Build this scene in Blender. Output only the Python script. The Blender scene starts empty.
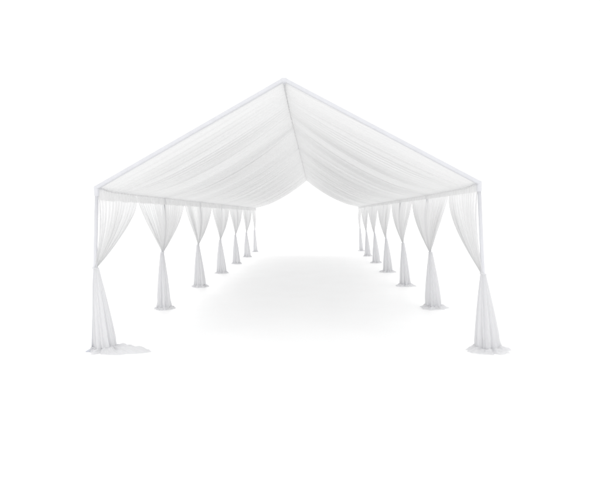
import bpy, bmesh, math
import numpy as np
from mathutils import Vector, Matrix

scene = bpy.context.scene
col = scene.collection
PI = math.pi

# ------------------------------------------------------------------ sizes
HW = 3.035            # half width of the tent at the eaves
HB = 3.10          # half width at the feet (the posts splay a little)
EAVE = 2.64
RIDGE = 4.29
BAY = 3.166
NPOST = 7
LEN = BAY * (NPOST - 1)

# ------------------------------------------------------------------ materials
def newmat(name):
    m = bpy.data.materials.new(name); m.use_nodes = True
    nt = m.node_tree; nt.nodes.clear()
    return m, nt, nt.nodes, nt.links

def sheer(name, colour, t_lo, t_hi, trans=0.5, su=60., sv=1.2, bump=0.25):
    """woven gauze: matt cloth that lets light through, thread density varies along the weave"""
    m, nt, N, L = newmat(name)
    out = N.new('ShaderNodeOutputMaterial')
    uv = N.new('ShaderNodeUVMap'); uv.uv_map = 'UVMap'
    mp = N.new('ShaderNodeMapping'); mp.inputs['Scale'].default_value = (su, sv, 1)
    L.new(uv.outputs[0], mp.inputs[0])
    nz = N.new('ShaderNodeTexNoise'); nz.inputs['Scale'].default_value = 1.0
    nz.inputs['Detail'].default_value = 3.0; nz.inputs['Roughness'].default_value = .6
    L.new(mp.outputs[0], nz.inputs['Vector'])
    rg = N.new('ShaderNodeMapRange')
    rg.inputs['From Min'].default_value = .3; rg.inputs['From Max'].default_value = .7
    rg.inputs['To Min'].default_value = t_lo; rg.inputs['To Max'].default_value = t_hi
    L.new(nz.outputs[0], rg.inputs['Value'])
    bp = N.new('ShaderNodeBump'); bp.inputs['Strength'].default_value = bump
    bp.inputs['Distance'].default_value = .01
    L.new(nz.outputs[0], bp.inputs['Height'])
    d = N.new('ShaderNodeBsdfDiffuse'); d.inputs[0].default_value = (*colour, 1)
    t = N.new('ShaderNodeBsdfTranslucent'); t.inputs[0].default_value = (*colour, 1)
    L.new(bp.outputs[0], d.inputs['Normal']); L.new(bp.outputs[0], t.inputs['Normal'])
    mx = N.new('ShaderNodeMixShader'); mx.inputs[0].default_value = trans
    L.new(d.outputs[0], mx.inputs[1]); L.new(t.outputs[0], mx.inputs[2])
    tr = N.new('ShaderNodeBsdfTransparent')
    m2 = N.new('ShaderNodeMixShader')
    L.new(rg.outputs[0], m2.inputs[0]); L.new(mx.outputs[0], m2.inputs[1]); L.new(tr.outputs[0], m2.inputs[2])
    L.new(m2.outputs[0], out.inputs['Surface'])
    return m

FAB = (.80, .80, .80)
M_up = sheer('sheer_voile', (.815, .815, .817), .10, .27, .5, 34, .9)
M_head = sheer('gathered_voile', (.855, .855, .855), .20, .42, .4, 60, 2.5)
M_low = sheer('bunched_voile', (.84, .84, .85), .03, .16, .42, 40, .9)
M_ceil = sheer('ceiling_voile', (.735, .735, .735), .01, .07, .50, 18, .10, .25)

def painted(name, colour, rough, metal=0.0):
    m, nt, N, L = newmat(name)
    out = N.new('ShaderNodeOutputMaterial'); p = N.new('ShaderNodeBsdfPrincipled')
    tc = N.new('ShaderNodeTexCoord'); nz = N.new('ShaderNodeTexNoise')
    nz.inputs['Scale'].default_value = 9; nz.inputs['Detail'].default_value = 4
    L.new(tc.outputs['Object'], nz.inputs['Vector'])
    rp = N.new('ShaderNodeMapRange'); rp.inputs['To Min'].default_value = rough - .08; rp.inputs['To Max'].default_value = rough + .1
    L.new(nz.outputs[0], rp.inputs['Value']); L.new(rp.outputs[0], p.inputs['Roughness'])
    cr = N.new('ShaderNodeValToRGB')
    cr.color_ramp.elements[0].position = .3; cr.color_ramp.elements[1].position = .7
    cr.color_ramp.elements[0].color = (*[c * .95 for c in colour], 1); cr.color_ramp.elements[1].color = (*colour, 1)
    L.new(nz.outputs[0], cr.inputs[0]); L.new(cr.outputs[0], p.inputs['Base Color'])
    p.inputs['Metallic'].default_value = metal
    L.new(p.outputs[0], out.inputs[0])
    return m
M_frame = painted('white_painted_aluminium', (.67, .675, .705), .42)
M_plate = painted('steel_foot', (.52, .54, .60), .5)
M_floor = painted('white_floor', (.97, .97, .97), .55)
for n_ in M_floor.node_tree.nodes:
    if n_.type == 'TEX_NOISE': n_.inputs['Scale'].default_value = .9
    if n_.type == 'VALTORGB': n_.color_ramp.elements[0].color = (.945, .945, .945, 1)

# ------------------------------------------------------------------ helpers
def link(name, me, mat, parent=None):
    o = bpy.data.objects.new(name, me); col.objects.link(o)
    if mat: me.materials.append(mat)
    if parent: o.parent = parent
    return o

def tag(o, label=None, cat=None, group=None, kind=None):
    if label: o['label'] = label
    if cat: o['category'] = cat
    if group: o['group'] = group
    if kind: o['kind'] = kind
    return o

def empty(name, loc):
    o = bpy.data.objects.new(name, None); o.empty_display_size = .2
    o.location = loc; col.objects.link(o); return o

def bar(name, a, b, w, h, mat, parent, bev=.012, up=(0, 0, 1)):
    """rectangular tube from a to b, width w, depth h"""
    a = Vector(a); b = Vector(b); d = (b - a); L = d.length; z = d.normalized()
    u = Vector(up)
    if abs(z.dot(u)) > .98: u = Vector((0, 1, 0))
    x = u.cross(z).normalized(); y = z.cross(x)
    bm = bmesh.new(); bmesh.ops.create_cube(bm, size=1)
    for v in bm.verts: v.co = Vector((v.co.x * w, v.co.y * h, (v.co.z + .5) * L))
    bmesh.ops.bevel(bm, geom=bm.edges[:], offset=bev, segments=3, affect='EDGES', profile=.5)
    M = Matrix((x, y, z)).transposed().to_4x4(); M.translation = a
    bm.transform(M)
    me = bpy.data.meshes.new(name); bm.to_mesh(me); bm.free()
    for p in me.polygons: p.use_smooth = True
    o = link(name, me, mat, parent)
    return o

def pole(name, a, b, r, mat, parent, seg=20):
    a = Vector(a); b = Vector(b); d = b - a
    bm = bmesh.new()
    bmesh.ops.create_cone(bm, cap_ends=True, segments=seg, radius1=r, radius2=r, depth=d.length)
    bm.transform(Matrix.Translation((0, 0, d.length / 2)))
    bm.transform(Matrix.Translation(a) @ d.to_track_quat('Z', 'Y').to_matrix().to_4x4())
    me = bpy.data.meshes.new(name); bm.to_mesh(me); bm.free()
    for p in me.polygons: p.use_smooth = len(p.vertices) == 4
    return link(name, me, mat, parent)

def grid(name, X, Y, Z, U, V, mat, parent=None, wrap=False):
    """rows x columns of points -> one smooth cloth sheet with a UV map"""
    R, C_ = X.shape
    co = np.stack([X, Y, Z], -1).reshape(-1, 3).astype(np.float32)
    idx = np.arange(R * C_).reshape(R, C_)
    if wrap:
        n = np.roll(idx, -1, 1)
        q = np.stack([idx[:-1], n[:-1], n[1:], idx[1:]], -1).reshape(-1, 4)
        Un = np.concatenate([U, U[:, :1] + (U[:, -1:] - U[:, :1]) * C_ / (C_ - 1)], 1); Vn = np.concatenate([V, V[:, :1]], 1)
    else:
        q = np.stack([idx[:-1, :-1], idx[:-1, 1:], idx[1:, 1:], idx[1:, :-1]], -1).reshape(-1, 4)
        Un, Vn = U, V
    a = np.stack([Un, Vn], -1)
    uv = np.stack([a[:-1, :-1], a[:-1, 1:], a[1:, 1:], a[1:, :-1]], 2).reshape(-1, 2)
    me = bpy.data.meshes.new(name)
    me.from_pydata(co.tolist(), [], q.tolist())
    l = me.uv_layers.new(name='UVMap'); l.data.foreach_set('uv', uv.astype(np.float32).ravel())
    me.polygons.foreach_set('use_smooth', [True] * len(me.polygons))
    me.update()
    return link(name, me, mat, parent)

def wob(rng, n, f0, f1):
    """sum of n random sines of one variable, roughly -1..1"""
    f = rng.uniform(f0, f1, n); p = rng.uniform(0, 2 * PI, n); a = rng.uniform(.5, 1, n); a /= a.sum()
    return lambda s: sum(a[k] * np.sin(f[k] * s + p[k]) for k in range(n)) * 1.4

def wob2(rng, n, fu, fv):
    a = rng.uniform(.5, 1, n); a /= a.sum()
    P = rng.uniform(0, 2 * PI, n); A = rng.uniform(fu[0], fu[1], n) * rng.choice([-1, 1], n); B = rng.uniform(fv[0], fv[1], n)
    return lambda u, v: sum(a[k] * np.sin(A[k] * u + B[k] * v + P[k]) for k in range(n)) * 1.4

def crease(x, k=.55):
    """sine with sharpened valleys, as gathered cloth"""
    s = .5 + .5 * np.sin(x)
    return 2 * s ** k - 1

# ------------------------------------------------------------------ floor
me = bpy.data.meshes.new('floor'); S = 400
me.from_pydata([(-S, -S, 0), (S, -S, 0), (S, S, 0), (-S, S, 0)], [], [(0, 1, 2, 3)])
tag(link('floor', me, M_floor), kind='structure')

# ------------------------------------------------------------------ tent frame
tent = empty('tent_frame', (0, 0, 0))
tag(tent, 'white gabled tent frame with fourteen posts standing on the pale floor', 'tent frame')
T = .075
for i in range(NPOST):
    y = i * BAY
    for s in (-1, 1):
        p = pole('post', (s * HB, y, .012), (s * (HW - .035), y, EAVE - .08), .029, M_frame, tent)
        b = bar('base_plate', (s * HB, y, .0), (s * HB, y, .012), .17, .17, M_plate, p, .004)
        bar('corner_sleeve', (s * (HW - .033), y, EAVE - .19), (s * (HW - .028), y, EAVE - .004), .074, .074, M_frame, p, .032)
    # a pair of rafters meeting at the ridge
    for s in (-1, 1):
        bar('rafter', (s * (HW - .03), y, EAVE - .042), (s * .012, y, RIDGE - .05), *((T, .060) if i == 0 else (.035, .05)), M_frame, tent)
    bar('ridge_plate', (0, y - .045, RIDGE - .055), (0, y + .045, RIDGE - .055), .11, .080, M_frame, tent, .032)
for i in range(NPOST - 1):
    y0, y1 = i * BAY + .045, (i + 1) * BAY - .045
    for s in (-1, 1):
        bar('eave_rail', (s * (HW - .035), y0, EAVE - .045), (s * (HW - .035), y1, EAVE - .045), .055, .055, M_frame, tent)
    bar('ridge_beam', (0, y0, RIDGE - .06), (0, y1, RIDGE - .06), .055, .06, M_frame, tent)

# ------------------------------------------------------------------ ceiling drape
ceil = empty('ceiling_drape', (0, 0, 0))
tag(ceil, 'pleated sheer white cloth lining the underside of the whole gabled roof', 'ceiling drape')
nS, nY = 60, 2700
v = np.linspace(0, 1, nS)[:, None] * np.ones((1, nY))          # 0 ridge .. 1 eave
y = np.linspace(.02, LEN + .03, nY)[None, :] * np.ones((nS, 1))
for s in (-1, 1):
    rng = np.random.default_rng(11 if s < 0 else 23)
    env = np.sin(PI * np.clip(v, 0, 1)) ** .7
    sagmax = .0 + .21 * np.clip(y / 2.4, 0, 1) ** .8
    sagmax = sagmax * (1 + .03 * wob(rng, 5, 1.2, 3.2)(y))
    sag = 4 * v * (1 - v) * sagmax
    drift = .07 * wob2(rng, 6, (.5, 1.6), (1., 3.5))(y, v)       # folds wander and lean
    yy = y + drift
    base = 2 * PI * yy / .135
    A1 = .5 + .5 * wob2(rng, 6, (1.5, 5), (1, 5))(y, v)
    A2 = .5 + .5 * wob2(rng, 6, (2, 7), (1, 6))(y, v)
    A3 = .5 + .5 * wob2(rng, 6, (.8, 3), (.5, 3))(y, v)
    f1 = crease(base + 1.9 * wob(rng, 6, 2, 7)(yy))
    f2 = crease(base * 1.83 + 2.1 * wob(rng, 6, 3, 9)(yy + .02 * v))
    f3 = crease(base * .17 + 1.6 * wob(rng, 6, .8, 2.5)(yy), .7)
    f4 = np.sin(base * 2.9 + 2.5 * wob(rng, 5, 5, 12)(yy))
    ends = .35 + .65 * env
    d = ends * (.024 * (.75 + .35 * A1) * f1 + .013 * (.7 + .4 * A2) * f2 + .004 * A3 * f3 * env + .004 * (.3 + A1) * f4)
    # slope frame
    r = np.array([0., RIDGE - .130]); e = np.array([HW - .055, EAVE - .088])
    t = (e - r) / np.linalg.norm(e - r); n = np.array([t[1], -t[0]])       # downward normal
    d = d * (.25 + .75 * np.clip(y / .5, 0, 1))
    lift = .062 * (1 - np.clip(y / .6, 0, 1)) ** 2
    lx = r[0] + (e[0] - r[0]) * v; lz = r[1] + (e[1] - r[1]) * v
    off = d + .045 * np.clip((y - .1) / 1.2, 0, 1) * np.clip(4 * (1 - v), 0, 1)
    X = lx + n[0] * off; Z = lz + n[1] * off - sag + lift
    X = X * s + .006 * s
    Y = y + .012 * ends * np.cos(base)
    # front hem hangs at the rafter, gathers at the eave with a tiny frill
    Z = Z - .012 * np.clip((v - .96) / .04, 0, 1)
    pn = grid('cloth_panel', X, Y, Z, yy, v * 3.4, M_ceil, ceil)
# narrow band covering the seam along the ridge
yb = np.linspace(.03, LEN, 500)[None, :] * np.ones((4, 1))
a = np.linspace(-1, 1, 4)[:, None]
rng = np.random.default_rng(5)
w1 = wob(rng, 7, 4, 22)(yb); w2 = wob(rng, 7, 6, 30)(yb)
Xb = a * .009 + .005 * w1; Zb = RIDGE - .137 - .045 * np.clip((yb - .1) / 1.2, 0, 1) - .010 * (1 - a * a) - .010 * w2 + 0 * yb
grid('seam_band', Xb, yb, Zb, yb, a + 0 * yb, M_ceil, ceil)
# ------------------------------------------------------------------ post curtains
def curtain(side, i, tie_z, seed, label, inx, low_r, pud, train=0., head_h=.16):
    rng = np.random.default_rng(seed)
    s = side; inw = -s                                   # inward x direction
    root = empty('curtain', (s * HB, i * BAY, 0))
    tag(root, label, 'curtain', 'sheer white curtains tied to the tent posts')
    u0 = 0. if i == 0 else -1.; u1 = 0. if i == NPOST - 1 else 1.
    span = u1 - u0
    half = BAY / 2
    top = EAVE - .075
    zt = tie_z
    lean = lambda z: s * (HW - HB) * z / EAVE            # post centre x offset from its foot
    # upper, gathered sheet fanning from the tie up to the rail
    nC = int(170 * span) + 1; nR = 70
    t = np.linspace(0, 1, nR)[:, None] * np.ones((1, nC))
    u = np.linspace(u0 + .008, u1 - .008, nC)[None, :] * np.ones((nR, 1))
    ex = 1.40 if i in (0, NPOST - 1) else 1.28
    t_ = np.clip((t - .10) / .90, 0, 1)
    w = (1 - t_ ** ex)
    ku = u + .025 * wob(rng, 6, 4, 14)(u)
    ph = 2 * PI * ku * 13
    yloc = u * half * w + .033 * (u if span > 1.5 else (u - u0 - span / 2) * 2) * t
    yloc += .010 * (1 - t) * np.cos(ph + 1.) * np.clip(1 - abs(u) ** 8, 0, 1)
    amp = .016 + .030 * np.sin(PI * np.clip(t, 0, 1)) ** .8 * (.65 + .35 * wob(rng, 5, 3, 9)(u)) 
    amp = amp * (1 - .45 * t ** 3)
    m = (.65 * crease(ph + 1.2 * wob(rng, 5, 4, 11)(u) + .5 * t)
         + .35 * crease(ph * 1.9 + 1.5 * wob(rng, 5, 5, 12)(u) - .4 * t))
    # inner folds lose amplitude near the tie where everything is squeezed together
    zz = top + (zt - top) * t
    xc = lean(zz) + inw * (.036 * (1 - t) + .028 * t)
    belly = .05 * np.sin(PI * t) * (1 - .3 * abs(u))
    xloc = xc + inw * (belly + amp * m)
    z = zz + .012 * np.sin(ph * .5) * np.sin(PI * t)
    # edges curl over on themselves a little
    e = np.clip((abs(u) - .94) / .06, 0, 1) if span > 1.5 else np.clip((abs(u) - .94) / .06, 0, 1)
    xloc = xloc + inw * .02 * e * np.sin(t * 9 + seed)
    grid('upper_cloth', xloc, yloc, z, u * half * 1.6, t * 1.3, M_up, root)
    # heading: gathered band along the rail
    nC2 = int(300 * span); nR2 = 9
    t2 = np.linspace(0, 1, nR2)[:, None] * np.ones((1, nC2))
    uu = np.linspace(u0 - .006, u1 + .006, nC2)[None, :] * np.ones((nR2, 1))
    ph2 = 2 * PI * uu * 26 + 2.0 * wob(rng, 6, 8, 25)(uu)
    hh = head_h * (1 + .05 * wob(rng, 6, 8, 30)(uu) + .04 * np.sin(ph2))
    yl = uu * half + .006 * np.cos(ph2)
    xl = lean(EAVE) + inw * (.060 + .012 * t2 + (.008 + .012 * t2) * crease(ph2))
    zl = top + .028 - (hh + .028) * t2 + .008 * np.sin(ph2) * (1 - t2)
    grid('heading', xl, yl, zl, uu * half * 2, t2 * .2, M_head, root)
    # tie around post and cloth
    nA = 40
    th = np.linspace(0, 2 * PI, nA, endpoint=False)[None, :]
    tt = np.linspace(-1, 1, 7)[:, None]
    rr = .041 + .006 * (1 - tt ** 2) + .003 * np.sin(7 * th + seed)
    xt = lean(zt) + inw * .016 + rr * np.cos(th) * 1.0
    yt = rr * np.sin(th) * .9
    ztt = zt - .008 + .013 * tt + .008 * np.sin(th + seed)
    grid('tieback', xt, yt, ztt, th * .1 + 0 * tt, tt * .05 + 0 * th, M_low, root, wrap=True)
    # lower tail: bunched at the tie, flaring to the floor, puddled
    nA = 220; nL = 70; nP = 26
    th = np.linspace(0, 2 * PI, nA, endpoint=False)[None, :]
    q = np.linspace(0, 1, nL)[:, None]
    cs, sn = np.cos(th), np.sin(th)
    rad = .040 + (low_r - .040) * (1 - (1 - q) ** 1.5) 
    k1 = wob2(rng, 1, (1, 1), (0, 0))
    pa = rng.uniform(0, 6.28, 6)
    folds = (.50 * np.sin(7 * th + pa[0] + 1.0 * q) + .35 * np.sin(12 * th + pa[1] - 1.2 * q)
             + .30 * np.sin(19 * th + pa[2] + .8 * q) + .22 * np.sin(4 * th + pa[3] + .6 * q))
    fa = .10 + .16 * q ** .7
    R1 = rad * (1 + fa * folds)
    cx = inw * ((.038 if (i == 0 and s < 0) else .012) + inx * q ** 1.1)
    zq = zt - .01 - (zt - .045) * q
    X1 = lean(zq) + cx + R1 * cs * (1.0)
    Y1 = R1 * sn * .80
    Z1 = zq + 0 * th
    # last 15 % crumples as it meets the floor
    cr = np.clip((q - .82) / .18, 0, 1)
    cw = (np.sin(6 * th + pa[4] + 14 * q) * .5 + np.sin(11 * th + pa[5] - 20 * q) * .5)
    X1 += cr * .022 * cw * cs; Y1 += cr * .022 * cw * sn
    Z1 = Z1 + cr * (1 - cr) * .03 * cw
    # puddle
    g = np.linspace(0, 1, nP + 1)[1:, None]
    # inward direction angle: 0 if inw>0 else pi
    a0 = 0. if inw > 0 else PI
    dirw = (.5 + .5 * np.cos(th - a0 + .25 * inw))
    ext = pud * (1 + .22 * np.sin(3 * th + pa[1]) + .09 * np.sin(7 * th + pa[2]) + .06 * np.sin(15 * th + pa[3]))
    ext = ext + train * dirw ** 7 
    base_r = R1[-1:, :]
    R2 = base_r + ext * g
    ripple = (.5 + .5 * np.sin(9 * g * (1 + .4 * np.sin(2 * th)) + 5 * th + pa[4])) * .55 + (.5 + .5 * np.sin(13 * th + pa[5] + 7 * g)) * .45
    lump = .5 + .5 * np.sin(23 * th + pa[0] + 5 * g) * np.cos(6 * g + pa[1])
    Z2 = .045 * (1 - g) ** 1.5 + .006 + (.048 * ripple + .012 * lump) * (1 - g) ** .55 * np.clip(g * 4, 0, 1)
    Z2 = Z2 + (1 - g ** 5) * dirw ** 3 * min(1, train * 2) * (.012 + .030 * (.5 + .5 * np.sin(30 * th + pa[2])) * (.5 + .5 * np.sin(11 * g + pa[3])))
    fin = np.clip((g - .85) / .15, 0, 1)
    Z2 = Z2 * (1 - fin) + .004 * fin
    X2 = X1[-1:, :] + (R2 - base_r) * cs
    Y2 = Y1[-1:, :] + (R2 - base_r) * sn * (.8 if train == 0 else .8 - .35 * dirw ** 3)
    X = np.concatenate([X1, X2], 0); Y = np.concatenate([Y1, Y2], 0); Z = np.concatenate([Z1, Z2], 0)
    U = np.concatenate([th * .28 + 0 * q, th * .28 + 0 * g], 0); V = np.concatenate([q * 1.3 + 0 * th, 1.3 + .4 * g + 0 * th], 0)
    grid('lower_cloth', X, Y, Z, U, V, M_low, root, wrap=True)
    return root

L_TIE = [1.33, 1.31, 1.27, 1.24, 1.28, 1.25, 1.28]
L_RAD = [.155, .135, .155, .16, .155, .14, .105]
R_RAD = [.165, .150, .135, .15, .14, .14, .10]
R_TIE = [1.20, 1.26, 1.27, 1.22, 1.28, 1.23, 1.30]
order = ['nearest', 'second nearest', 'third nearest', 'fourth nearest', 'third farthest', 'second farthest', 'farthest']
for i in range(NPOST):
    if i == 0:
        ll = 'sheer white curtain on the front left corner post, its long train trailing over the floor'
        rl = 'sheer white curtain on the front right corner post, tied low above its puddled hem'
    elif i == NPOST - 1:
        ll = 'narrow half curtain on the rear left corner post, farthest of the left row'
        rl = 'narrow half curtain on the rear right corner post, farthest of the right row'
    else:
        ll = f'full white curtain tied round a left side post, {order[i]} of the left row'
        rl = f'full white curtain tied round a right side post, {order[i]} of the right row'
    curtain(-1, i, L_TIE[i], 100 + i * 7, ll, .165 if i == 0 else .07,
            L_RAD[i], .075 if i else .09, train=.50 if i == 0 else 0., head_h=.17)
    curtain(1, i, R_TIE[i], 300 + i * 5, rl, -.03 if i else -.03,
            R_RAD[i], .14 if i < 4 else .09, head_h=.11)

# ------------------------------------------------------------------ light
w = bpy.data.worlds.new('World'); scene.world = w; w.use_nodes = True
bg = w.node_tree.nodes['Background']; bg.inputs[0].default_value = (1, 1, 1, 1); bg.inputs[1].default_value = 1.31
ld = bpy.data.lights.new('studio_softbox', 'AREA'); ld.energy = 3500; ld.shape = 'SQUARE'; ld.size = 16.0
lo = bpy.data.objects.new('studio_softbox', ld); col.objects.link(lo)
lo.location = (-18, 46, 40)
lo.rotation_euler = (Vector((0, 7, 0)) - lo.location).to_track_quat('-Z', 'Y').to_euler()

# ------------------------------------------------------------------ camera (solved from the posts)
f, cx, cy, cz, yaw, pit, rol, sx, sy = 450., .4623, -7.0495, 2.1361, .0335, -.0157, -.0103, -.0001, -.0305
c, s_ = math.cos(yaw), math.sin(yaw); Ry = np.array([[c, s_, 0], [-s_, c, 0], [0, 0, 1]])
c, s_ = math.cos(pit), math.sin(pit); Rp = np.array([[1, 0, 0], [0, c, s_], [0, -s_, c]])
c, s_ = math.cos(rol), math.sin(rol); Rr = np.array([[c, 0, s_], [0, 1, 0], [-s_, 0, c]])
R = Rr @ Rp @ Ry                                        # rows: right, forward, up
cam = bpy.data.cameras.new('Camera'); co = bpy.data.objects.new('Camera', cam); col.objects.link(co)
M = Matrix.Identity(4)
for k in range(3):
    M[k][0] = R[0][k]; M[k][1] = R[2][k]; M[k][2] = -R[1][k]
M.translation = (cx, cy, cz)
co.matrix_world = M
cam.sensor_fit = 'HORIZONTAL'; cam.sensor_width = 36; cam.lens = f / 600 * 36
cam.shift_x = -sx; cam.shift_y = sy; cam.clip_end = 2000; cam.clip_start = .05
scene.camera = co

scene.render.engine = 'CYCLES'
scene.cycles.max_bounces = 12; scene.cycles.diffuse_bounces = 6; scene.cycles.transparent_max_bounces = 24
scene.render.resolution_x = 1024; scene.render.resolution_y = 819
vs = scene.view_settings
vs.view_transform = 'Standard'; vs.look = 'None'; vs.gamma = 1; vs.exposure = 0; vs.use_curve_mapping = False
